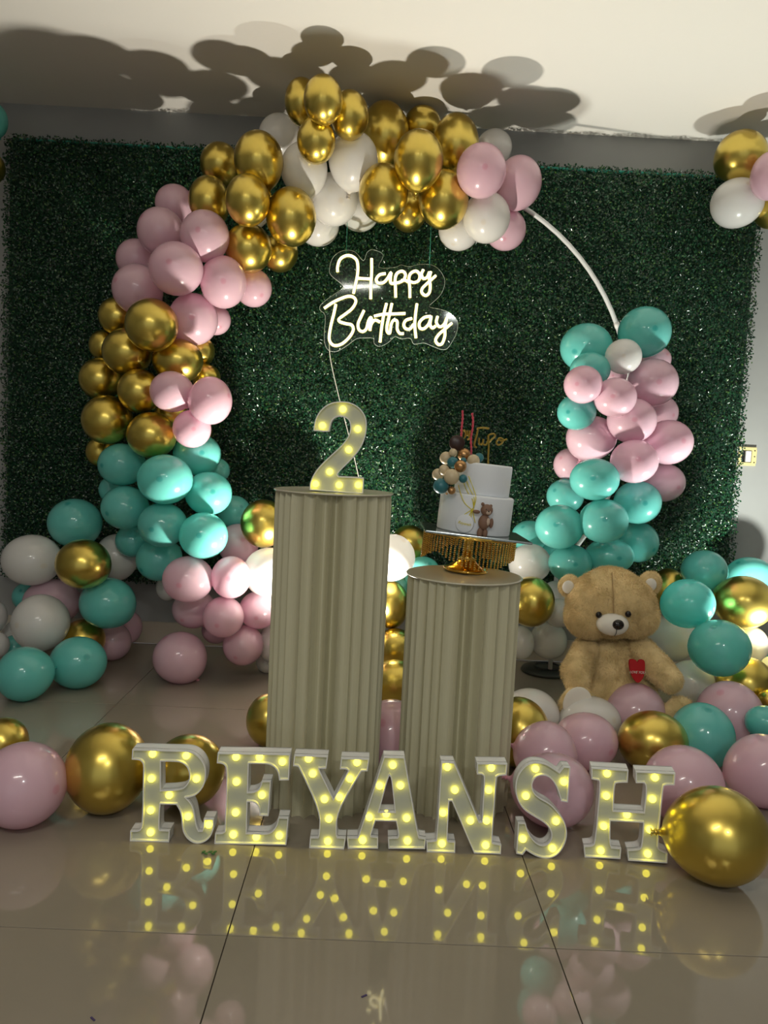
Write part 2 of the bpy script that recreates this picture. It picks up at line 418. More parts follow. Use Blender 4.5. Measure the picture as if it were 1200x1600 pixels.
SECT['balloons heaped on the floor at the left'] = """
P|281|1027|84|81|F|60|alone on the floor between the left heap and the tall pillar
T|117|817|82|76|2.86|-|topmost of the left floor heap, against the hedge
W|50|875|90|80|2.80|-|upper left of the left floor heap
G|130|881|84|78|2.66|-|round one in the middle of the left floor heap
W|182|871|66|74|2.94|-|shadowed one behind the gold of the left heap
T|41|932|42|44|2.94|-|mostly hidden behind the two whites at the left
P|81|941|88|74|2.84|-|pale one in the middle behind the front white
W|63|973|86|90|2.68|-|front one of the left heap above the two teals
T|168|942|86|80|2.74|-|dark one at the right of the left heap
G|130|1000|68|66|2.82|-|behind the right front teal of the left heap
T|122|1035|88|82|2.62|-|right one of the two front teals on the floor at left
T|38|1053|84|86|F|-|left one of the two front teals on the floor, dot low
P|176|1002|56|60|2.96|-|on the floor under the dark teal
P|200|980|44|52|3.04|-|rightmost at the back of the left heap
W|-12|964|44|54|2.82|-|cut by the left picture edge at mid heap
W|24|992|40|44|2.92|-|small one behind the front teals at left
T|23|1013|46|42|2.84|-|between the small white and the left front teal
W|-6|1008|38|42|2.74|-|lowest, cut by the left picture edge
"""
SECT['large balloons lying on the floor in front'] = """
G|168|1200|130|142|F|-|large one on the floor left of the first letter
P|36|1226|134|134|F|180|large one at the lower left corner on the floor
G|5|1160|76|78|F|-|behind the large pink at the left picture edge
G|295|1204|114|114|F|-|behind the letters R and E
G|421|1125|74|84|F|-|beside the left foot of the tall pillar
W|828|1117|94|84|F|-|behind the gold at the right foot of the short pillar
G|811|1144|98|112|F|-|at the right foot of the short pillar
P|612|1150|110|116|F|-|standing in the gap between the two pillars, low
P|854|1182|98|112|F|-|low beside the short pillar, behind the letter S
P|865|1234|128|117|F|190|large one directly behind the letter S
P|1068|1226|126|124|F|-|large one behind the letter H
G|1122|1305|158|154|F|175|biggest of all, on the floor right of the letter H
"""
SECT['balloons behind the two pillars'] = """
G|639|849|58|58|2.90|-|topmost in the gap between the pillars, shadowed
W|613|871|72|74|2.72|-|glowing one at the tall pillar's right edge
T|660|896|58|54|2.84|-|peeping over the short pillar's left rim
T|630|918|44|44|2.92|-|behind the short pillar's left rim, lower
G|611|945|56|76|2.76|-|bright one high in the gap between the pillars
G|617|1014|64|66|2.70|-|shining one in the middle of the gap between the pillars
G|616|1068|78|76|2.44|-|orange lit one low in the gap between the pillars
W|828|880|66|62|2.84|-|behind the cake stand's right side
G|830|940|74|80|2.66|-|round one at the short pillar's right edge
W|868|938|52|62|2.82|-|between the gold and the bear's ear
W|873|958|46|46|2.74|-|half hidden by the bear's cheek
W|857|1000|58|60|2.84|-|above the black base plate of the hoop
W|814|1004|42|54|2.80|-|partly behind the short pillar's right edge
"""
SECT['balloons on the right side of the hoop garland'] = """
T|1007|519|80|78|2.78|-|topmost of the right column, beside the bare hoop
T|916|543|80|74|2.78|-|upper left of the right column
T|922|578|62|54|2.72|-|small dark one tucked under the upper left teal
W|974|557|56|54|2.68|-|small one where the bare hoop meets the right column
P|911|601|59|59|2.60|-|small coral tinted one at the left of the right column
P|961|621|66|61|2.60|-|small one right of the coral tinted one
P|1020|598|77|74|2.74|-|big upper right one of the right column
T|901|644|60|56|2.64|-|small bright one under the coral tinted one
P|987|657|76|70|2.68|-|in the centre of the right pink group
P|1034|645|50|52|2.90|-|peeping behind the right of the pink group
P|924|684|78|68|2.76|110|left of centre in the right pink group
P|1044|691|76|70|2.72|-|right edge of the right pink group
P|991|721|74|68|2.62|-|lowest front one of the right pink group
P|891|726|52|52|2.90|-|shadowed one at the outer left above the teals
P|1037|754|66|60|2.80|-|lowest right one of the right pink group
P|1026|562|44|40|2.92|-|sliver behind the topmost right pink
P|962|586|34|34|2.88|-|tiny one deep under the small white
T|929|749|77|66|2.62|-|uppermost front one of the lower right teals
T|996|785|74|68|2.76|-|right edge of the lower right teals
T|883|775|58|54|2.88|-|behind, upper left of the lower right teals
T|874|823|76|70|2.66|-|front left one of the lower right teals, half sunlit
T|943|814|77|70|2.62|-|front centre one of the lower right teals
T|997|847|64|64|2.84|-|lower right edge one over the bear's head
T|827|838|56|50|2.90|-|leftmost, next to the cake stand plate
T|853|860|46|46|2.92|-|dark one between the two left teals and the white
T|891|880|69|60|2.72|-|just above the bear's left ear
T|952|869|77|58|2.74|-|resting right above the bear's head
"""
SECT['balloons heaped on the floor at the right'] = """
G|1044|923|58|72|2.90|-|behind the bear's right ear
T|1101|892|70|66|2.80|-|topmost of the right heap
T|1171|900|74|60|3.00|-|flat looking one against the wall at the far right
T|1075|943|83|78|2.56|-|right next to the bear's ear, with a crown dot
G|1162|941|92|84|2.66|-|big one high at the right picture edge
T|1124|1012|96|89|2.44|-|large front one of the right heap, dot low right
W|1172|1007|56|60|2.72|-|right of the large front teal
W|1050|996|76|76|2.90|-|shadowed one behind the bear's shoulder
W|1081|1066|70|70|2.60|-|below the bear's hand at the right
G|1165|1068|90|86|2.56|-|under the large front teal, brightly lit at its edge
T|1195|1030|52|52|2.82|-|behind, cut by the right picture edge
W|1204|1046|32|42|2.62|-|small one cut by the right picture edge
P|1140|1118|104|110|F|-|large pale one in the middle of the right heap
T|1097|1150|100|106|F|-|large one behind the pink near the letter H
T|1195|1127|60|50|2.16|-|cut by the right picture edge above the pink
G|1201|1094|34|34|2.44|-|small one cut by the right picture edge
P|1193|1204|112|116|F|165|large one on the floor at the right picture edge
G|1020|1158|110|96|F|-|large one in front of the bear's leg
P|992|1112|95|92|F|-|in front of the bear's belly
W|922|1127|98|80|F|-|in front of the bear's foot
P|916|1158|100|90|F|-|in front of the white one at the bear's foot
"""
SECT['balloons hanging near the ceiling at the sides'] = """
G|1158|244|76|75|2.93|-|large one near the ceiling at the upper right
W|1152|317|78|72|2.89|-|egg shaped one under the upper right gold, tilted
P|1203|275|54|72|2.85|-|cut by the right picture edge near the ceiling
G|1207|326|54|60|2.95|-|low one of the upper right bunch, cut by the edge
T|-16|185|50|52|2.93|-|cut by the upper left picture edge
G|-15|262|42|46|2.93|-|below the teal at the upper left picture edge
"""
FIXBACK = 3.29
B = []
for grp, txt in SECT.items():
    for ln in txt.strip().splitlines():
        c, x, y, ww, hh, dep, tl, lab = ln.split('|'); x, y, ww, hh = map(float, (x, y, ww, hh)); r_ = ray(x, y)
        if dep == 'F':
            d = CAMH/(hh/2/FPX - r_.z/r_.y*1.0); fixed = True
        else: d = float(dep)*1.07+(.07 if 'top of the hoop' in grp else .04 if 'upper left' in grp else 0); fixed = False
        B.append(dict(d0=d, c=c, x=x, y=y, w=ww, h=hh, d=d, fixed=fixed, tail=None if tl == '-' else float(tl), lab=lab, grp=grp))
# separate neighbours in depth so that balloons press against but do not swallow each other
for it in range(90):
    for i in range(len(B)):
        for j in range(i+1, len(B)):
            a, b = B[i], B[j]
            if abs(a['x']-b['x']) > 130 or abs(a['y']-b['y']) > 130: continue
            pa, pb = P(a['x'], a['y'], a['d']), P(b['x'], b['y'], b['d'])
            ra = (a['w']+a['h'])/4/FPX*a['d']; rb = (b['w']+b['h'])/4/FPX*b['d']
            need = .93*(ra+rb); D = (pa-pb).length
            if D < need:
                lat = math.hypot(pa.x-pb.x, pa.z-pb.z); dy = math.sqrt(max(need*need-lat*lat, 0))-abs(a['d']-b['d'])
                if dy <= 0: continue
                s = 1 if a['d'] > b['d'] else -1; q = dy*.35
                ka = 0 if a['fixed'] else 1; kb = 0 if b['fixed'] else 1
                if not a['fixed']: a['d'] += s*q*(.5 if kb else 1)
                if not b['fixed']: b['d'] -= s*q*(.5 if ka else 1)
    for a in B:
        if not a['fixed']:
            r = (a['w']+a['h'])/4/FPX*a['d']; a['d'] = max(min(a['d'], FIXBACK-r*.98), a['d0']-.08)
            p = P(a['x'], a['y'], a['d']); rz = a['h']/2/FPX*a['d']
            if p.z < rz: a['d'] = CAMH/(a['h']/2/FPX - ray(a['x'], a['y']).z/ray(a['x'], a['y']).y)
prof = []
for k in range(0, 23):
    tt = PI*k/23; zz = math.cos(tt); xx = math.sin(tt)
    if zz < 0: xx *= 1-.10*zz*zz; zz *= 1.10
    prof.append((xx, zz, tt/PI*.96))
prof += [(.075, -1.13, .97), (.055, -1.17, .985), (.06, -1.20, 1.0), (0, -1.20, 1.0)]
def make_balloon(b):
    big = b['w'] > 90; n = 44 if big else 30
    c = P(b['x'], b['y'], b['d']); k = b['d']/FPX
    sx, sz = b['w']/2*k, b['h']/2*k; sy = (sx+sz)/2
    if b['tail'] is not None:
        a = math.radians(b['tail']); td = CR*math.cos(a)-CU*math.sin(a)+F0*.35
    elif 'hoop garland' in b['grp']:
        aa = math.atan2(c.z-rc.z, c.x-rc.x); q = ringpt(aa); td = (q-c)+Vector((random.uniform(-.04, .04), .06, random.uniform(-.04, .04)))
    else:
        td = Vector((random.uniform(-.6, .6), random.uniform(.1, 1.0), random.uniform(-.9, .1)))
    td.normalize(); q = (-td).to_track_quat('Z', 'Y').to_matrix()
    v = []; uv = []
    for x, z, u in prof:
        for i in range(n):
            a = 2*PI*i/n; p = q @ Vector((x*math.cos(a), x*math.sin(a), z))
            # scale in camera-parallel axes
            e = p.dot(CR)*sx*CR + p.dot(CU)*sz*CU + p.dot(F0)*sy*F0
            v.append(e); uv.append(u)
    f = []
    for j in range(len(prof)-1):
        for i in range(n):
            i2 = (i+1) % n
            if j == 0: f.append((i, n+i, n+i2)) if False else f.append((0, n+i, n+i2))
            else: f.append((j*n+i, (j+1)*n+i, (j+1)*n+i2, j*n+i2))
    me = pymesh('balloon', v, f)
    L = me.uv_layers.new(name='UVMap'); idx = np.empty(len(me.loops), np.int32); me.loops.foreach_get('vertex_index', idx)
    U = np.zeros((len(idx), 2), np.float32); U[:, 0] = np.array(uv, np.float32)[idx]; L.data.foreach_set('uv', U.reshape(-1))
    o = link('balloon', me, M[b['c']], None, True); o.location = c
    tag(o, CN[b['c']]+', '+b['lab'], 'balloon', b['grp'])
    if b['tail'] is not None or big:
        bm = lathe([(0, 0), (.05, 0), (.085, -.03), (.05, -.06), (.045, -.09), (.10, -.13), (.085, -.135), (0, -.10)], 14)
        for vv in bm.verts:
            p = q @ (vv.co+Vector((0, 0, -1.19))); vv.co = (p.dot(CR)*sx*CR + p.dot(CU)*sz*CU + p.dot(F0)*sy*F0)
        kn = link('knot', bmm('knot', bm), M[b['c']], o, True, world=False)
for b in B: make_balloon(b)

# ------------------------------------------------------------------ pleated pillars
def pillar(cxp, base_c, R, H, seed, label):
    rnd = random.Random(seed); root = empty('pleated_pillar', base_c, label, 'pillar', 'cream pleated display pillars')
    N = 29; th = [0]
    for i in range(N): th.append(th[-1]+rnd.uniform(.7, 1.3))
    th = [a/th[-1]*2*PI-PI/2 + .02 for a in th]
    S = 7; ring = []
    for i in range(N):
        amp = rnd.uniform(.008, .015)*R/.15
        if i in (0, N-1): amp = .030
        for s in range(S):
            u = s/S; a = th[i]+(th[i+1]-th[i])*u
            rr = R - amp*(math.sin(PI*u)**.8)
            ring.append((a, rr, amp))
    n = len(ring); v = []; f = []
    hs = [0, .02, .5, .97, 1.0]
    for j, h in enumerate(hs):
        for a, rr, am in ring:
            r2 = rr*(1.0 if h < .99 else .992)
            v.append((r2*math.cos(a), r2*math.sin(a), h*(H-.004)))
    for j in range(len(hs)-1):
        for i in range(n):
            k = (i+1) % n; f.append((j*n+i, j*n+k, (j+1)*n+k, (j+1)*n+i))
    me = pymesh('pleated_sheet', v, f); o = link('pleated_sheet', me, M['pil'], root, world=False)
    bm = lathe([(0, 0), (R-.004, 0), (R+.003, .0), (R+.004, .002), (R+.002, .004), (R-.003, .0035), (0, .0035)], 72)
    bm.transform(Matrix.Translation((0, 0, H-.004)))
    link('top_disc', bmm('top_disc', bm), M['pillid'], root, True, world=False)
    return root
yT = PF(508, 1283).y; yS = PF(715, 1286).y
pT = Vector((P(522, 765, yT+.15).x, yT+.150, 0)); pS = Vector((P(725, 905, yS+.148).x, yS+.148, 0))
HT, HS = P(525, 772, yT).z, P(728, 912, yS).z
pillar(0, pT, .150, HT, 3, 'taller cream pleated pillar on the left, carrying the lit number two')
pillar(0, pS, .148, HS, 5, 'shorter cream pleated pillar on the right, carrying the cake stand')

# ------------------------------------------------------------------ marquee letters
def curve_mesh(name, loops, extrude, bevel=0):
    cu = bpy.data.curves.new(name, 'CURVE'); cu.dimensions = '2D'; cu.fill_mode = 'BOTH'; cu.extrude = extrude; cu.bevel_depth = bevel
    for L in loops:
        sp = cu.splines.new('POLY'); sp.points.add(len(L)-1); sp.use_cyclic_u = True
        for k, p in enumerate(L): sp.points[k].co = (p[0], p[1], 0, 1)
    ob = bpy.data.objects.new('tmp', cu); COL.objects.link(ob)
    dg = bpy.context.evaluated_depsgraph_get(); me = bpy.data.meshes.new_from_object(ob.evaluated_get(dg))
    bpy.data.objects.remove(ob); bpy.data.curves.remove(cu); me.name = name; return me
def chaikin(L, sharp=50, it=2):
    """round shallow corners, keep sharp ones"""
    for _ in range(it):
        out = []; n = len(L)
        for i in range(n):
            a, b, c = Vector(L[i-1]), Vector(L[i]), Vector(L[(i+1) % n])
            ang = math.degrees((b-a).angle(c-b, 0)) if (b-a).length > 0 and (c-b).length > 0 else 0
            if ang > sharp or ang < 2: out.append(tuple(b))
            else:
                out.append(tuple(b.lerp(a, .25))); out.append(tuple(b.lerp(c, .25)))
        L = out
    return L
def marquee(name, ox, oy, loops, bulbs, label, slope=0.0, base_z=0.0, thick=.040, group='letters of the lit marquee name'):
    lo_ = sorted(loops[0], key=lambda p: -p[1])[:2]; d = PF(ox+(lo_[0][0]+lo_[1][0])/15, oy+(lo_[0][1]+lo_[1][1])/15, base_z).y
    xm = sum(p[0] for p in loops[0])/len(loops[0])/7.5+ox; X0_ = P(xm, 1260 if oy > 900 else 700, d).x
    def un(p):     # pixel -> (x along the letter, z) in the letter's plane
        px, py = ox+p[0]/7.5, oy+p[1]/7.5; r = ray(px, py)
        t_ = (d-slope*X0_)/(r.y-slope*r.x); q = Vector((0, 0, CAMH))+r*t_
        return ((q.x-X0_)*math.sqrt(1+slope*slope), q.z)
    L2_ = [chaikin([un(p) for p in L]) for L in loops]
    zmin = min(p[1] for p in L2_[0]); dz = base_z-zmin
    ang = math.atan(slope)
    root = empty(name, (X0_, d, base_z), label, 'marquee letter' if name != 'marquee_number' else 'marquee number', group, rot=(0, 0, ang))
    L2_ = [[(p[0], p[1]+dz-base_z) for p in L] for L in L2_]
    R90 = Matrix.Rotation(PI/2, 4, 'X')
    # back tray
    me = curve_mesh('letter_back', L2_, .002); me.transform(Matrix.Translation((0, thick-.002, 0)) @ R90)
    link('back_panel', me, M['lwhite'], root, world=False)
    me = curve_mesh('letter_face', L2_, .0015); me.transform(Matrix.Translation((0, .010, 0)) @ R90)
    link('face_panel', me, M['lface'], root, world=False)
    # side wall with thickness
    v = []; f = []
    for L in L2_:
        n = len(L); area = sum(L[i][0]*L[(i+1) % n][1]-L[(i+1) % n][0]*L[i][1] for i in range(n))
        sgn = 1 if area > 0 else -1
        nrm = []
        for i in range(n):
            a, b, c = Vector(L[i-1]), Vector(L[i]), Vector(L[(i+1) % n])
            e1 = (b-a).normalized(); e2 = (c-b).normalized()
            n1 = Vector((-e1.y, e1.x)); n2 = Vector((-e2.y, e2.x)); m_ = (n1+n2)
            m_ = m_.normalized()/max(.5, m_.normalized().dot(n1)) if m_.length > 1e-4 else n1
            nrm.append(m_*sgn*.0026*(1 if L is L2_[0] else -1))
        o = len(v)
        for i in range(n):
            b = Vector(L[i]); i_ = b+nrm[i]
            v += [(b.x, 0, b.y), (i_.x, 0, i_.y), (i_.x, thick-.003, i_.y), (b.x, thick, b.y)]
        for i in range(n):
            k = (i+1) % n
            for q in range(4):
                q2 = (q+1) % 4; f.append((o+4*i+q, o+4*k+q, o+4*k+q2, o+4*i+q2))
    bm = bmesh.new(); bv = [bm.verts.new(a) for a in v]
    for q in f:
        try: bm.faces.new([bv[i] for i in q])
        except ValueError: pass
    link('side_wall', bmm('side_wall', bm), M['lwhite'], root, world=False)
    bmesh_bulb = bmm('bulb', ellipsoid((0, 0, 0), (.0082, .0075, .0082), 16, 10)); first = True
    for p in bulbs:
        q = un(p); o = link('bulb', bmesh_bulb, M['bulb'] if first else None, root, True, world=False); first = False
        o.location = (q[0], .0055, q[1]+dz-base_z)
    return root
D = 1.672
Rl = [[(125,235),(350,240),(600,250),(760,250),(850,275),(930,340),(985,440),(990,560),(960,680),(880,770),(800,800),(755,805),(820,870),(850,950),(865,1040),(880,1140),(905,1190),(940,1190),(955,1150),(960,1050),(1080,1050),(1080,1150),(1060,1230),(1010,1300),(930,1340),(850,1340),(770,1290),(720,1210),(705,1120),(700,1030),(680,950),(640,885),(455,880),(445,1000),(440,1160),(450,1182),(565,1185),(555,1325),(95,1310),(100,1190),(200,1190),(235,1150),(245,900),(250,600),(255,420),(235,380),(205,360),(118,355)],
      [(460,378),(600,378),(690,385),(760,430),(790,500),(795,580),(765,645),(700,705),(460,715)]]
El = [[(150,210),(1000,225),(985,530),(870,530),(860,440),(820,380),(760,345),(690,338),(515,335),(505,670),(560,670),(620,645),(650,600),(665,540),(775,540),(745,950),(640,945),(635,870),(610,810),(560,785),(500,785),(490,1150),(720,1160),(790,1130),(840,1060),(860,965),(980,970),(955,1290),(110,1275),(120,1150),(200,1150),(230,1130),(250,700),(255,400),(235,355),(200,335),(140,330)]]
Yl = [[(110,225),(505,240),(485,385),(405,385),(410,410),(570,740),(590,700),(740,410),(725,392),(645,390),(660,260),(990,270),(970,415),(900,415),(885,440),(615,890),(605,1160),(620,1190),(715,1195),(695,1330),(285,1315),(295,1190),(385,1190),(400,1160),(410,890),(165,370),(150,355),(95,355)]]
Al = [[(520,235),(765,240),(925,1150),(940,1180),(1015,1190),(1005,1315),(575,1310),(570,1185),(680,1180),(695,1150),(665,990),(425,985),(370,1150),(375,1165),(455,1175),(455,1310),(100,1310),(90,1180),(210,1180),(225,1160)],
      [(590,455),(610,490),(650,880),(465,880),(570,490)]]
Nl = [[(295,240),(450,245),(745,945),(770,940),(800,420),(785,395),(765,385),(715,385),(715,255),(1070,260),(1060,395),(975,400),(945,420),(890,1160),(900,1190),(1000,1210),(995,1320),(680,1310),(420,700),(390,700),(365,1150),(380,1170),(460,1175),(458,1305),(125,1295),(120,1170),(225,1165),(240,1150)]]
Sl = [[(380,240),(480,240),(560,260),(640,310),(705,355),(730,320),(755,290),(835,295),(805,710),(725,695),(700,600),(660,500),(600,420),(530,390),(450,400),(400,450),(385,520),(410,600),(480,660),(600,720),(700,830),(770,930),(800,1060),(780,1180),(720,1290),(640,1355),(540,1370),(440,1345),(360,1300),(315,1270),(275,1325),(200,1310),(220,950),(310,950),(330,1030),(370,1110),(430,1180),(500,1215),(560,1200),(605,1150),(615,1080),(590,1010),(520,940),(400,870),(290,800),(220,700),(190,590),(190,480),(225,370),(300,280)]]
Hl = [[(180,235),(615,265),(605,410),(510,410),(465,420),(450,470),(440,740),(795,760),(825,460),(800,415),(700,415),(700,280),(1165,300),(1155,440),(1050,440),(1020,460),(960,1160),(980,1200),(1075,1235),(1070,1355),(610,1325),(600,1200),(730,1195),(770,1160),(785,880),(405,860),(400,1120),(420,1170),(530,1180),(520,1305),(100,1285),(90,1155),(190,1150),(220,1110),(280,420),(265,385),(180,370)]]
l2 = [[(220,475),(240,340),(310,220),(420,145),(540,128),(660,140),(770,205),(840,310),(850,430),(830,560),(770,690),(700,780),(600,880),(520,960),(505,990),(520,1010),(800,1022),(815,1035),(805,1205),(790,1215),(180,1170),(178,1090),(230,970),(320,860),(440,750),(560,640),(640,530),(660,430),(640,350),(580,310),(500,305),(440,350),(420,420),(410,480),(380,488)]]
lb = 'white light-up letter %s with yellow bulbs on the floor, %s'
marquee('marquee_letter', 190, 1140, Rl, [(355,300),(750,320),(870,592),(340,590),(550,785),(332,962),(770,1035),(330,1222),(1015,1130)], lb % ('R', 'first in the row'))
marquee('marquee_letter', 320, 1150, El, [(360,268),(638,270),(905,325),(365,560),(665,715),(355,922),(328,1180),(598,1208),(870,1192)], lb % ('E', 'second in the row'))
marquee('marquee_letter', 445, 1150, Yl, [(275,280),(325,455),(463,755),(640,730),(845,322),(762,512),(515,985),(503,1250)], lb % ('Y', 'before the tall pillar'))
marquee('marquee_letter', 530, 1155, Al, [(627,342),(473,585),(717,582),(352,955),(550,915),(790,965),(273,1225),(800,1232)], lb % ('A', 'before the pillar gap'))
marquee('marquee_letter', 650, 1160, Nl, [(370,310),(457,580),(318,848),(306,1212),(640,940),(830,940),(820,1230),(855,580),(885,320)], lb % ('N', 'before the short pillar'))
marquee('marquee_letter', 780, 1160, Sl, [(430,325),(318,645),(765,480),(672,942),(283,1150),(632,1262)], lb % ('S', 'before a pink balloon'), thick=.034)
marquee('marquee_letter', 900, 1170, Hl, [(367,315),(358,577),(328,932),(292,1220),(600,798),(930,362),(900,615),(868,972),(845,1258)], lb % ('H', 'last in the row'), slope=-.16)
marquee('marquee_number', 460, 610, l2, [(567,222),(327,415),(742,455),(635,698),(412,957),(245,1100),(522,1112),(748,1112)], 'light-up number 2 with yellow bulbs standing on the taller pillar', base_z=HT, thick=.035, group=None)
# ------------------------------------------------------------------ neon sign
ND = 3.10
def np_(x, y, d=ND): return P(500+x/5.4545, 380+y/5.4545, d)
strokes = {
 'happy': [[(150,245),(150,200),(170,140),(215,108),(265,108),(310,140),(322,190),(320,260),(305,340),(285,430)], [(318,298),(375,302),(430,304)], [(440,130),(440,250),(434,350),(432,475)],
  [(560,258),(510,268),(480,305),(495,338),(540,335),(575,300),(605,250),(600,300),(605,340),(640,340)],
  [(645,462),(643,380),(640,310),(655,258),(700,238),(728,265),(715,310),(680,332),(648,338)],
  [(690,318),(725,315),(750,330)],
  [(766,465),(765,380),(758,300),(775,255),(820,237),(850,270),(840,318),(800,335),(768,325)],
  [(882,225),(865,262),(880,300),(912,290),(932,245)],
  [(945,242),(932,300),(940,360),(932,420),(900,445),(868,420),(872,385),(910,345),(950,310),(988,275)]],
 'birthday': [[(135,520),(118,600),(93,700),(78,800),(92,850),(130,872),(190,855),(250,800),(283,740),(270,697),(220,685),(168,668),(162,645),(200,615),(270,560),(305,500),(288,462),(240,452),(170,475),(100,510),(35,555)],
  [(375,572),(350,625),(325,685),(332,735),(365,752),(395,728),(412,665),(432,632),(440,658),(425,700),(425,745)],
  [(425,745),(437,690),(468,655),(512,672)], [(567,512),(545,600),(525,720),(512,845)], [(613,512),(592,610),(572,700),(572,750),(595,765),(607,690),(630,655),(658,668),(658,730),(680,768),(714,770)],
  [(460,622),(540,605),(640,602),(728,598)], [(785,640),(735,655),(714,690),(727,725),(765,730),(797,690)], [(826,515),(815,600),(808,700),(818,808)],
  [(945,622),(890,632),(848,675),(852,722),(888,727),(928,685),(948,625),(938,690),(958,722),(985,705)],
  [(1002,622),(992,675),(1020,712),(1058,690),(1082,632)], [(1082,632),(1065,720),(1064,790),(1040,855),(1005,860),(985,825),(1010,780),(1060,735),(1125,680)]]}
c = np_(600, 480); root = empty('neon_sign', c, 'glowing warm white neon sign reading Happy Birthday, hanging from the hoop', 'neon sign')
for word, ss in strokes.items():
    for i, s in enumerate(ss):
        cc = catmull([np_(*p) for p in s], 6)
        g_ = link('glow_tube', tubes_mesh('glow_tube', [[q+Vector((0, -.0035, 0)) for q in cc]], .0042, 8), M['neon'], root, True)
        link('tube_sleeve', tubes_mesh('tube_sleeve', [[q+Vector((0, .001, 0)) for q in cc]], .0060, 8), M['sleeve'], g_, True)
outl = [(80,230),(100,140),(150,85),(220,60),(300,75),(370,150),(400,80),(450,55),(540,100),(500,205),(640,205),(690,185),(760,200),(850,180),(950,185),(1020,230),(1065,320),(1040,420),(990,480),(930,540),(1010,560),(1100,590),(1170,660),(1165,760),(1120,850),(1080,900),(1030,905),(940,870),(880,850),(800,860),(770,810),(690,815),(640,795),(600,830),(560,860),(500,880),(460,850),(455,810),(380,808),(310,815),(220,880),(130,925),(60,900),(35,800),(45,620),(0,570),(10,520),(100,450),(190,385),(185,350),(100,280)]
lp = [np_(x, y, ND+.012) for x, y in outl]
sm = catmull(lp, 3, True)
me = curve_mesh('board', [[(p.x, p.z) for p in sm]], .002); me.transform(Matrix.Translation((0, ND+.012, 0)) @ Matrix.Rotation(PI/2, 4, 'X'))
bd = link('acrylic_board', me, M['acr'], root)
v, f = tube([Vector((p.x, ND+.012, p.z)) for p in sm], .0010, 5, True); link('board_edge', pymesh('e', v, f), M['acredge'], bd, True)
for i, ((x1, y1), (x2, y2)) in enumerate((((541, 345), (541, 398)), ((674, 345), (671, 418)))):
    a = P(x1, y1, 3.13); b = P(x2, y2, ND+.009); top = Vector((a.x, RD-.012, max(a.z, rc.z+math.sqrt(max(RR**2-(a.x-rc.x)**2, 0))-.005)))
    v, f = tube([top, b], .0011, 6); link('hanging_string', pymesh('s', v, f), M['string'], root, True)
# power wire of the sign
wp = [P(514, 535, ND+.02), P(517, 565, ND+.02), P(530, 622, ND+.0), P(545, 680, 3.06), P(561, 748, 3.0), P(566, 790, 2.95)]
wp += [Vector((wp[-1].x+.01, 2.90, .35)), Vector((wp[-1].x+.02, 2.88, .012)), Vector((wp[-1].x+.12, 2.9, .004))]
v, f = tube(catmull(wp, 6), .0019, 6); tag(link('power_wire', pymesh('w', v, f), M['wire'], None, True), 'thin white wire running down from the neon sign behind the number 2', 'wire')

# ------------------------------------------------------------------ flood lamps on the floor
def flood(c, label):
    root = empty('flood_lamp', (c.x, c.y, 0), label, 'lamp', 'flood lamps on the floor')
    link('housing', bmm('h', box_bm((0, 0, c.z-.055), (.13, .10, .035), .006)), M['black'], root, world=False)
    link('lens', bmm('h', box_bm((0, 0, c.z-.0365), (.11, .08, .003), .001)), M['lwhite'], root, world=False)
    for s in (-1, 1): link('bracket_arm', bmm('h', box_bm((s*.069, 0, (c.z-.05)/2), (.005, .02, c.z-.05), .001)), M['black'], root, world=False)
    link('bracket', bmm('h', box_bm((0, 0, .003), (.143, .03, .006), .001)), M['black'], root, world=False)
flood(L1, 'black upward flood lamp on the floor behind the taller pillar')
flood(L2, 'black upward flood lamp on the floor beyond the right heap of balloons')

# ------------------------------------------------------------------ cake stand and cake
tilt = Matrix.Rotation(math.radians(4.0), 4, 'Y')
SY = PF(727, 893, HS).y; SB = Vector((P(727, 893, SY).x, SY, HS+.0005))
KS = SY/FPX      # metres per photo pixel at the stand
stand = empty('cake_stand', SB, 'gold pedestal cake stand with mirrored square plate and beaded gold fringe, on the short pillar', 'cake stand', rot=(0, math.radians(4.0), 0))
stand.location = SB+Vector((0, 0, .001))
bm = lathe([(0, 0), (.056, 0), (.060, .004), (.058, .008), (.045, .014), (.030, .024), (.020, .034), (.0, .036)], 48)
link('pedestal_base', bmm('pb', bm), M['gold'], stand, True, world=False)
link('stem', bmm('st', lathe([(.018, .030), (.024, .034), (.013, .042), (.013, .094), (.02, .10), (.02, .102)], 24)), M['gold'], stand, True, world=False)
PZ = .102; PX, PY = .008, .0
plate = link('mirror_plate', bmm('mp', box_bm((PX, PY, PZ+.003), (.272, .235, .006), .0015)), M['silver'], stand, world=False)
link('ring_frame', bmm('rf', lathe([(.118, PZ-.006), (.124, PZ-.006), (.124, PZ), (.118, PZ)], 64)), M['gold'], stand, True, world=False)
# beaded strands: scalloped fringe, joined beads per strand
bead = lathe([(0, -.5), (.42, -.3), (.5, 0), (.42, .3), (0, .5)], 5); bme = bpy.data.meshes.new('bead'); bead.to_mesh(bme); bead.free()
bv0 = np.array([v_.co[:] for v_ in bme.vertices]); bf0 = [tuple(p.vertices) for p in bme.polygons]
NS = 70
for s in range(NS):
    a = 2*PI*s/NS; ln = .040+.034*abs(math.sin(a*1.5+.5))
    nb = int(ln/.0052); V = []; Fc = []
    for k in range(nb):
        o = len(V); V += [tuple(q*.0054+np.array([.122*math.cos(a), .122*math.sin(a), PZ-.008-.0052*(k+.5)])) for q in bv0]; Fc += [tuple(i+o for i in q) for q in bf0]
    link('bead_strand', pymesh('bead_strand', V, Fc), M['gold'], stand, world=False)
cake = empty('birthday_cake', SB+Vector((0, 0, .001)), 'white two-tier birthday cake with pearl balls and a bear, on the mirrored stand', 'cake', rot=(0, math.radians(4.0), 0))
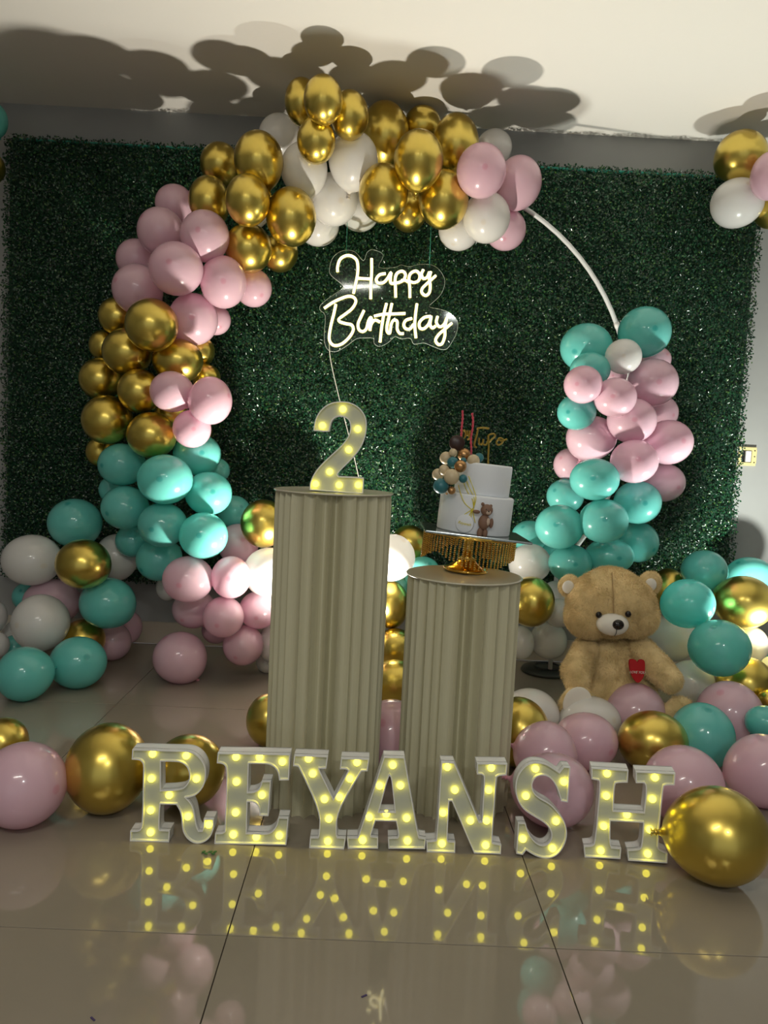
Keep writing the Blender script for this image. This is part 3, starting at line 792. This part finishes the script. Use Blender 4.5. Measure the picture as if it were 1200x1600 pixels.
CZ = PZ+.0065; CX = .006
def tier(name, x, z0, r, h):
    bm = lathe([(0, z0), (r*.985, z0), (r, z0+.003), (r, z0+h-.005), (r-.0015, z0+h-.0015), (r-.005, z0+h), (0, z0+h)], 64)
    bm.transform(Matrix.Translation((x, 0, 0))); return link(name, bmm(name, bm), M['cake'], cake, True, world=False)
RL, HL, RU, HU = .097, .100, .073, .082
tier('lower_tier', CX, CZ, RL, HL); tier('upper_tier', CX+.010, CZ+HL+.0002, RU, HU)
# helper: photo pixel -> cake local coords at local depth y
Ti = basis(cake).inverted()
def CK(px, py, dy):
    return Ti @ P(px, py, SB.y+dy)
def ck2(X, Y, dy): return CK(620+X/5, 620+Y/5, dy)
balls = [('cream',385,478,50,-.03),('cream',440,437,33,-.045),('cgold',525,452,52,-.02),('cteal',437,512,44,-.055),('cteal',642,475,38,-.02),('cream',598,500,50,-.045),('cteal',520,498,24,-.055),('cgold',497,543,48,-.075),
         ('cream',322,606,46,-.035),('cream',370,572,42,-.055),('cream',428,625,61,-.085),('cteal',518,640,33,-.085),('cteal',345,697,60,-.075),('cgold',428,732,31,-.085),('cgold',390,756,9,-.098)]
for mt_, X, Y, r, dy in balls:
    q = ck2(X, Y, dy); link('ball', bmm('ball', ellipsoid(q, [r/5*KS*.98]*3, 20, 12)), M[mt_], cake, True, world=False)
q = ck2(470, 362, -.02); bm = lathe([(0, -.005), (.018, -.005), (.0205, -.002), (.0205, .002), (.018, .005), (0, .005)], 32); bm.transform(Matrix.Translation(q) @ Matrix.Rotation(PI/2, 4, 'X'))
link('chocolate_disc', bmm('cd', bm), M['brown'], cake, True, world=False)
v, f = tube([q-Vector((0, 0, .018)), q-Vector((0, 0, .06))], .002, 6); link('disc_stick', pymesh('s', v, f), M['brown'], cake, world=False)
def candle(pts, r=.0026):
    base = catmull([CK(640+x/6.667, 620+y/6.667, -.01) for x, y in pts], 8); N = len(base)
    V, Fc = tube(base, [r*(1+.22*math.sin(i*1.6)) for i in range(N)], 8); link('candle', pymesh('candle', V, Fc), M['candle'], cake, True, world=False)
candle([(552,142),(553,220),(545,300),(540,380),(536,440),(534,560)]); candle([(652,168),(662,250),(655,340),(640,430),(642,520),(644,600)])
def ck3(x, y): return CK(640+x/6.667, 620+y/6.667, -.004)
tw = [[(530,345),(548,350),(540,420)],[(545,360),(570,350),(585,380),(575,430)],[(600,350),(605,400),(625,385),(628,350)],[(628,350),(622,430),(600,445)],
      [(700,330),(760,322),(830,330)],[(715,320),(700,400),(680,470),(675,510),(700,530)],[(725,430),(722,480),(745,500),(765,470),(768,440),(765,490),(795,500),(815,460),(820,400)],
      [(820,400),(870,385),(890,410),(850,450),(825,480)],[(930,440),(905,470),(920,500),(955,490),(975,450),(950,430),(925,440),(960,460),(1015,440)],[(820,400),(824,520),(818,620),(818,700),(816,730)]]
me = tubes_mesh('topper', [catmull([ck3(*p) for p in s], 5) for s in tw], .0026, 6)
tp = link('script_topper', me, M['gtext'], cake, True, world=False); tp['label'] = 'gold script topper reading Two on a stick'
# lower stick of the topper already inside the tier
# icing ribbons on the tier faces
def on_cake(px, py, lift=.0015):
    """point of the cake face seen at a pixel"""
    o = Ti @ Vector((0, 0, CAMH)); dvec = (Ti.to_3x3() @ ray(px, py)).normalized(); best = None
    for cx_, r_, z0, z1 in ((CX, RL, CZ, CZ+HL), (CX+.010, RU, CZ+HL, CZ+HL+HU)):
        ax, ay = o.x-cx_, o.y; A = dvec.x**2+dvec.y**2; Bq = 2*(ax*dvec.x+ay*dvec.y); Cq = ax*ax+ay*ay-(r_+lift)**2; dd = Bq*Bq-4*A*Cq
        if dd > 0:
            t_ = (-Bq-math.sqrt(dd))/(2*A); p = o+dvec*t_
            if z0-.004 <= p.z <= z1+.004 and (best is None or t_ < best[0]): best = (t_, p)
    return best[1] if best else o+dvec*((SB.y-.09)/dvec.y)
rib = [[(480,690),(500,760),(530,830),(590,885)],[(520,665),(550,740),(590,800),(600,860)],[(560,620),(600,720),(618,790),(600,870)],[(545,660),(575,730),(605,790),(598,870)],
       [(590,880),(550,905),(505,935)],[(590,880),(580,940),(578,990)],[(590,880),(600,930),(612,985)],[(590,880),(570,920),(560,950)],[(588,872),(600,878),(592,892)]]
link('icing_strings', tubes_mesh('r', [catmull([on_cake(620+x/5, 620+y/5) for x, y in s], 5) for s in rib], .0011, 6), M['ribbon'], cake, True, world=False)
# round name tag
tc_ = on_cake(726, 818, .001); nrm = Vector((tc_.x-CX, tc_.y, 0)).normalized(); rot = nrm.to_track_quat('Z', 'Y').to_matrix().to_4x4()
bm = lathe([(0, 0), (.0235, 0), (.0235, .003), (.022, .004), (0, .004)], 40); bm.transform(Matrix.Translation(tc_-nrm*.002) @ rot)
tgp = link('name_tag', bmm('nt', bm), M['cake'], cake, True, world=False)
def text_mesh(s, size, ext):
    cu = bpy.data.curves.new('t', 'FONT'); cu.body = s; cu.size = size; cu.extrude = ext; cu.align_x = 'CENTER'; cu.align_y = 'CENTER'; cu.shear = .3
    ob = bpy.data.objects.new('t', cu); COL.objects.link(ob); dg = bpy.context.evaluated_depsgraph_get(); me = bpy.data.meshes.new_from_object(ob.evaluated_get(dg)); bpy.data.objects.remove(ob); return me
me = text_mesh('Reyansh', .0105, .0006); me.transform(Matrix.Translation(tc_+nrm*.0025) @ nrm.to_track_quat('Z', 'Y').to_matrix().to_4x4() @ Matrix.Rotation(-.08, 4, 'Z'))
link('tag_lettering', me, M['ribbon'], tgp, world=False)
# little bear on the cake
def fx(X, Y, lift): return on_cake(620+X/5, 620+Y/5, lift)
fb = [((703,885), (46,38,44), .010, 'fig', 'figurine_head'), ((672,838), (13,9,13), .010, 'fig', 'figurine_ear'), ((736,853), (11,9,12), .010, 'fig', 'figurine_ear'), ((716,905), (20,14,17), .020, 'figl', 'figurine_muzzle'),
      ((682,980), (44,36,58), .009, 'fig', 'figurine_body'), ((708,978), (20,20,32), .015, 'figl', 'figurine_belly'), ((648,1062), (22,20,40), .009, 'fig', 'figurine_leg'), ((688,1066), (20,20,36), .009, 'fig', 'figurine_leg'),
      ((738,988), (16,16,38), .012, 'fig', 'figurine_arm'), ((622,898), (28,14,15), .012, 'fig', 'figurine_arm'), ((719,896), (6,6,5), .027, 'eye', 'figurine_nose'), ((700,880), (4,4,4), .0215, 'eye', 'figurine_eye'), ((730,882), (4,4,4), .0195, 'eye', 'figurine_eye')]
for (X, Y), s, lift, mt_, nm in fb:
    q = fx(X, Y, lift); k = KS/5
    link(nm, bmm(nm, ellipsoid(q, (s[0]*k, s[1]*k, s[2]*k), 16, 10)), M[mt_], cake, True, world=False)

# ------------------------------------------------------------------ plush bear
BD = 2.57
def BB(X, Y, dy=0): return P(780+X/2.857, 820+Y/2.857, BD+dy)
kb = BD/FPX/2.857
fur = mat('plush_fur', (.72, .54, .27), .9, 0, Sheen_Weight=.3); noise_col(fur, (.60, .44, .19), (.90, .71, .38), 18, 5)
def cap(a, b, r1, r2, n=7):
    return [(a.lerp(b, i/(n-1)), r1+(r2-r1)*i/(n-1)) for i in range(n)]
def blob(name, parts, voxel, sm_it, parent, m_, dens=0, flen=.012):
    bm = bmesh.new()
    for c_, s in parts:
        s = s if isinstance(s, tuple) else (s, s, s)
        e = ellipsoid(c_, s, 16, 10); me_ = bpy.data.meshes.new('x'); e.to_mesh(me_); e.free(); bm.from_mesh(me_); bpy.data.meshes.remove(me_)
    me = bpy.data.meshes.new('x'); bm.to_mesh(me); bm.free(); ob = bpy.data.objects.new('tmp', me); COL.objects.link(ob)
    r = ob.modifiers.new('r', 'REMESH'); r.mode = 'VOXEL'; r.voxel_size = voxel; s_ = ob.modifiers.new('s', 'SMOOTH'); s_.iterations = sm_it; s_.factor = .5
    dg = bpy.context.evaluated_depsgraph_get(); out = bpy.data.meshes.new_from_object(ob.evaluated_get(dg)); bpy.data.objects.remove(ob)
    o = link(name, out, m_, parent, True)
    if dens:
        out.calc_loop_triangles(); nt_ = len(out.loop_triangles); tri = np.empty(nt_*3, np.int32); out.loop_triangles.foreach_get('vertices', tri); tri = tri.reshape(-1, 3)
        co = np.empty(len(out.vertices)*3); out.vertices.foreach_get('co', co); co = co.reshape(-1, 3)
        a, b, c_ = co[tri[:, 0]], co[tri[:, 1]], co[tri[:, 2]]; cr = np.cross(b-a, c_-a); ar = np.linalg.norm(cr, axis=1); nn = cr/(ar[:, None]+1e-12)
        idx = RNG.choice(nt_, dens, p=ar/ar.sum()); u = RNG.uniform(0, 1, dens); v_ = RNG.uniform(0, 1, dens); fl = u+v_ > 1; u[fl] = 1-u[fl]; v_[fl] = 1-v_[fl]
        p = a[idx]+(b-a)[idx]*u[:, None]+(c_-a)[idx]*v_[:, None]; nr = nn[idx]
        sw = np.stack([np.sin(p[:, 0]*60+p[:, 2]*35), np.zeros(dens), np.cos(p[:, 2]*55+p[:, 0]*40)], 1)*.5+np.array([0, 0, -.55])+RNG.normal(0, .3, (dens, 3))
        d = nr*.75+sw; d /= np.linalg.norm(d, axis=1)[:, None]
        # keep hair outside
        dt = np.sum(d*nr, 1); d = d+nr*np.clip(.25-dt, 0, 1)[:, None]
        sd = np.cross(d, RNG.normal(0, 1, (dens, 3))); sd /= np.linalg.norm(sd, axis=1)[:, None]
        L = flen*RNG.uniform(.6, 1.2, dens)[:, None]; W_ = .0007
        vv = np.empty((dens, 3, 3)); vv[:, 0] = p-sd*W_-nr*.001; vv[:, 1] = p+sd*W_-nr*.001; vv[:, 2] = p+d*L
        fm = bpy.data.meshes.new('fur'); fm.vertices.add(dens*3); fm.vertices.foreach_set('co', vv.reshape(-1)); fm.loops.add(dens*3); fm.polygons.add(dens)
        fm.loops.foreach_set('vertex_index', np.arange(dens*3, dtype=np.int32)); fm.polygons.foreach_set('loop_start', (np.arange(dens)*3).astype(np.int32)); fm.update(calc_edges=True)
        fo = link('fur', fm, fur, o, world=False); fo['kind'] = 'stuff'
    return o
bear = empty('teddy_bear', (BB(500, 880).x, BD, 0), 'large tan plush teddy bear with a red heart, seated among balloons on the right', 'teddy bear')
k = kb
body = []
body += [(BB(515, 640, .03), (165*k, 130*k, 150*k)), (BB(525, 750, .02), (185*k, 150*k, 135*k)), (BB(505, 560, .03), (140*k, 110*k, 80*k))]
armL = cap(BB(385, 560, -.02), BB(342, 655, -.07), 60*k, 66*k) + cap(BB(342, 655, -.07), BB(346, 700, -.09), 66*k, 54*k, 4)
armR = cap(BB(628, 560, -.02), BB(715, 645, -.07), 66*k, 64*k) + cap(BB(715, 645, -.07), BB(762, 692, -.10), 64*k, 56*k, 4)
legL = cap(BB(425, 855, -.0), BB(370, 850, -.10), 88*k, 66*k) + [(BB(350, 812, -.12), (84*k, 40*k, 98*k))]
legR = cap(BB(610, 855, -.0), BB(775, 860, -.09), 88*k, 55*k) + [(BB(802, 842, -.12), (72*k, 40*k, 78*k))]
bo = blob('body', body, .0055, 6, bear, fur, 26000, .011)
for nm, pt in (('arm', armL), ('arm', armR), ('leg', legL), ('leg', legR)):
    lo_ = blob(nm, pt, .005, 5, bear, fur, 10000, .010)
    if pt is legL: footL = lo_
head = [(BB(500, 350, -.02), (203*k, 150*k, 150*k)), (BB(398, 410, -.03), (108*k, 110*k, 96*k)), (BB(602, 408, -.03), (108*k, 110*k, 96*k)), (BB(500, 420, -.06), (140*k, 90*k, 80*k)), (BB(500, 260, -.01), (130*k, 110*k, 70*k))]
ho = blob('head', head, .006, 8, bear, fur, 42000, .010)
for X, Y, s in ((312, 272, 1), (672, 262, 1.1)):
    c_ = BB(X, Y, .0); e = blob('ear', [(c_, (50*k*s, 22*k, 52*k*s))], .004, 2, ho, fur, 3500, .007)
    link('ear_lining', bmm('el', ellipsoid(c_+Vector((0, -18*k, -4*k)), (31*k*s, 9*k, 32*k*s), 18, 10)), M['snout'], ho, True) if False else None
# ear linings, muzzle, nose, eyes sit on the head front
def headfront(X, Y):
    """front surface of the head seen at crop pixel"""
    ob = Vector((0, 0, CAMH)); dr = ray(780+X/2.857, 820+Y/2.857).normalized(); best = 9
    for c_, s in head:
        o_ = Vector(((ob.x-c_.x)/s[0], (ob.y-c_.y)/s[1], (ob.z-c_.z)/s[2])); d_ = Vector((dr.x/s[0], dr.y/s[1], dr.z/s[2]))
        A = d_.dot(d_); Bq = 2*o_.dot(d_); Cq = o_.dot(o_)-1; dd = Bq*Bq-4*A*Cq
        if dd > 0: best = min(best, (-Bq-math.sqrt(dd))/(2*A))
    return ob+dr*best
for X, Y in ((308, 278), (676, 268)):
    c_ = BB(X, Y, -.022); link('ear_lining', bmm('el', ellipsoid(c_, (27*k, 10*k, 30*k), 18, 10)), M['snout'], ho, True)
q = headfront(508, 445); mz = link('muzzle', bmm('mz', ellipsoid(q+Vector((0, .006, 0)), (70*k, 52*k, 50*k), 28, 16)), M['snout'], ho, True)
link('nose', bmm('ns', ellipsoid(q+Vector((9*k, -42*k, 9*k)), (25*k, 16*k, 22*k), 20, 12)), M['eye'], ho, True)
v, f = tube([q+Vector((3*k, -46*k, -8*k)), q+Vector((2*k, -44*k, -28*k)), q+Vector((0, -32*k, -44*k))], .0012, 6); link('mouth_seam', pymesh('ms', v, f), M['eye'], ho)
for X, Y in ((442, 400), (573, 397)):
    q = headfront(X, Y); link('eye', bmm('eye', ellipsoid(q+Vector((0, -.006, 0)), (13.5*k, 9*k, 14*k), 16, 10)), M['eye'], ho, True)
sp_ = [headfront(x, y)+Vector((0, -.0075, 0)) for x, y in ((500, 212), (502, 240), (504, 280), (506, 320), (507, 360), (508, 392))]
v, f = tube(catmull(sp_, 5), .0016, 6); seam = link('head_seam', pymesh('seam', v, f), mat('seam_thread', (.36, .23, .10), .9), ho)
# heart patch on the belly
hp = BB(612, 650, -.095)
heart = [(-38,42),(-25,50),(-8,46),(2,36),(12,46),(28,48),(38,36),(40,0),(34,-30),(18,-50),(4,-52),(-14,-34),(-32,0)]
sm = catmull([Vector((x*k, y*k, 0)) for x, y in heart], 4, True)
hm = curve_mesh('heart', [[(p.x, p.y) for p in sm]], .003); 
hrot = Matrix.Translation(hp) @ Matrix.Rotation(math.radians(-5), 4, 'X') @ Matrix.Rotation(math.radians(14), 4, 'Z') @ Matrix.Rotation(PI/2, 4, 'X')
hm.transform(hrot); hpo = link('heart_patch', hm, M['red'], bo); hpo['label'] = 'red heart patch with small white writing'
me = text_mesh('LOVE YOU', 16*k, .0004); me.transform(hrot @ Matrix.Translation((2*k, -8*k, .0036)) @ Matrix.Rotation(-.05, 4, 'Z')); link('heart_lettering', me, M['snout'], hpo)
for X, Y, s in ((350, 800, 1), ):
    c_ = BB(X, Y, -.158); link('sole', bmm('sole', ellipsoid(c_, (64*k, 10*k, 76*k), 20, 12, Matrix.Rotation(.1, 4, 'Y'))), M['snout'], footL, True)

# ------------------------------------------------------------------ bits on the floor
leafm = mat('fallen_leaf', (.02, .13, .04), .5)
c = PF(326, 1335)
sprig = empty('leaf_sprig', c, 'tiny green artificial leaf sprig fallen on the floor under the R', 'leaf')
v, f = tube([c+Vector((-.016, 0, .002)), c+Vector((0, .002, .004)), c+Vector((.014, 0, .003))], .0008, 5); link('stem', pymesh('s', v, f), leafm, sprig)
for i, (dx, dy, a) in enumerate(((-.012, .004, 1), (-.005, -.004, 2.5), (.003, .005, .4), (.010, -.003, -.6), (.013, .005, .9))):
    link('leaf', bmm('lf', ellipsoid(c+Vector((dx, dy, .004)), (.0055, .0035, .0012), 8, 5, Matrix.Rotation(a, 4, 'Z'))), leafm, sprig)
deb = mat('purple_scrap', (.05, .03, .12), .6)
for px, py, a, lab in ((569, 1557, .6, 'small purple scrap on the floor at the lower picture edge, centre'), (145, 1593, -.7, 'small dark scrap on the floor at the lower left')):
    c = PF(px, py); o = link('paper_scrap', bmm('ps', box_bm(c+Vector((0, 0, .0012)), (.011, .003, .001), 0, Matrix.Rotation(a, 4, 'Z'))), deb); tag(o, lab, 'scrap')
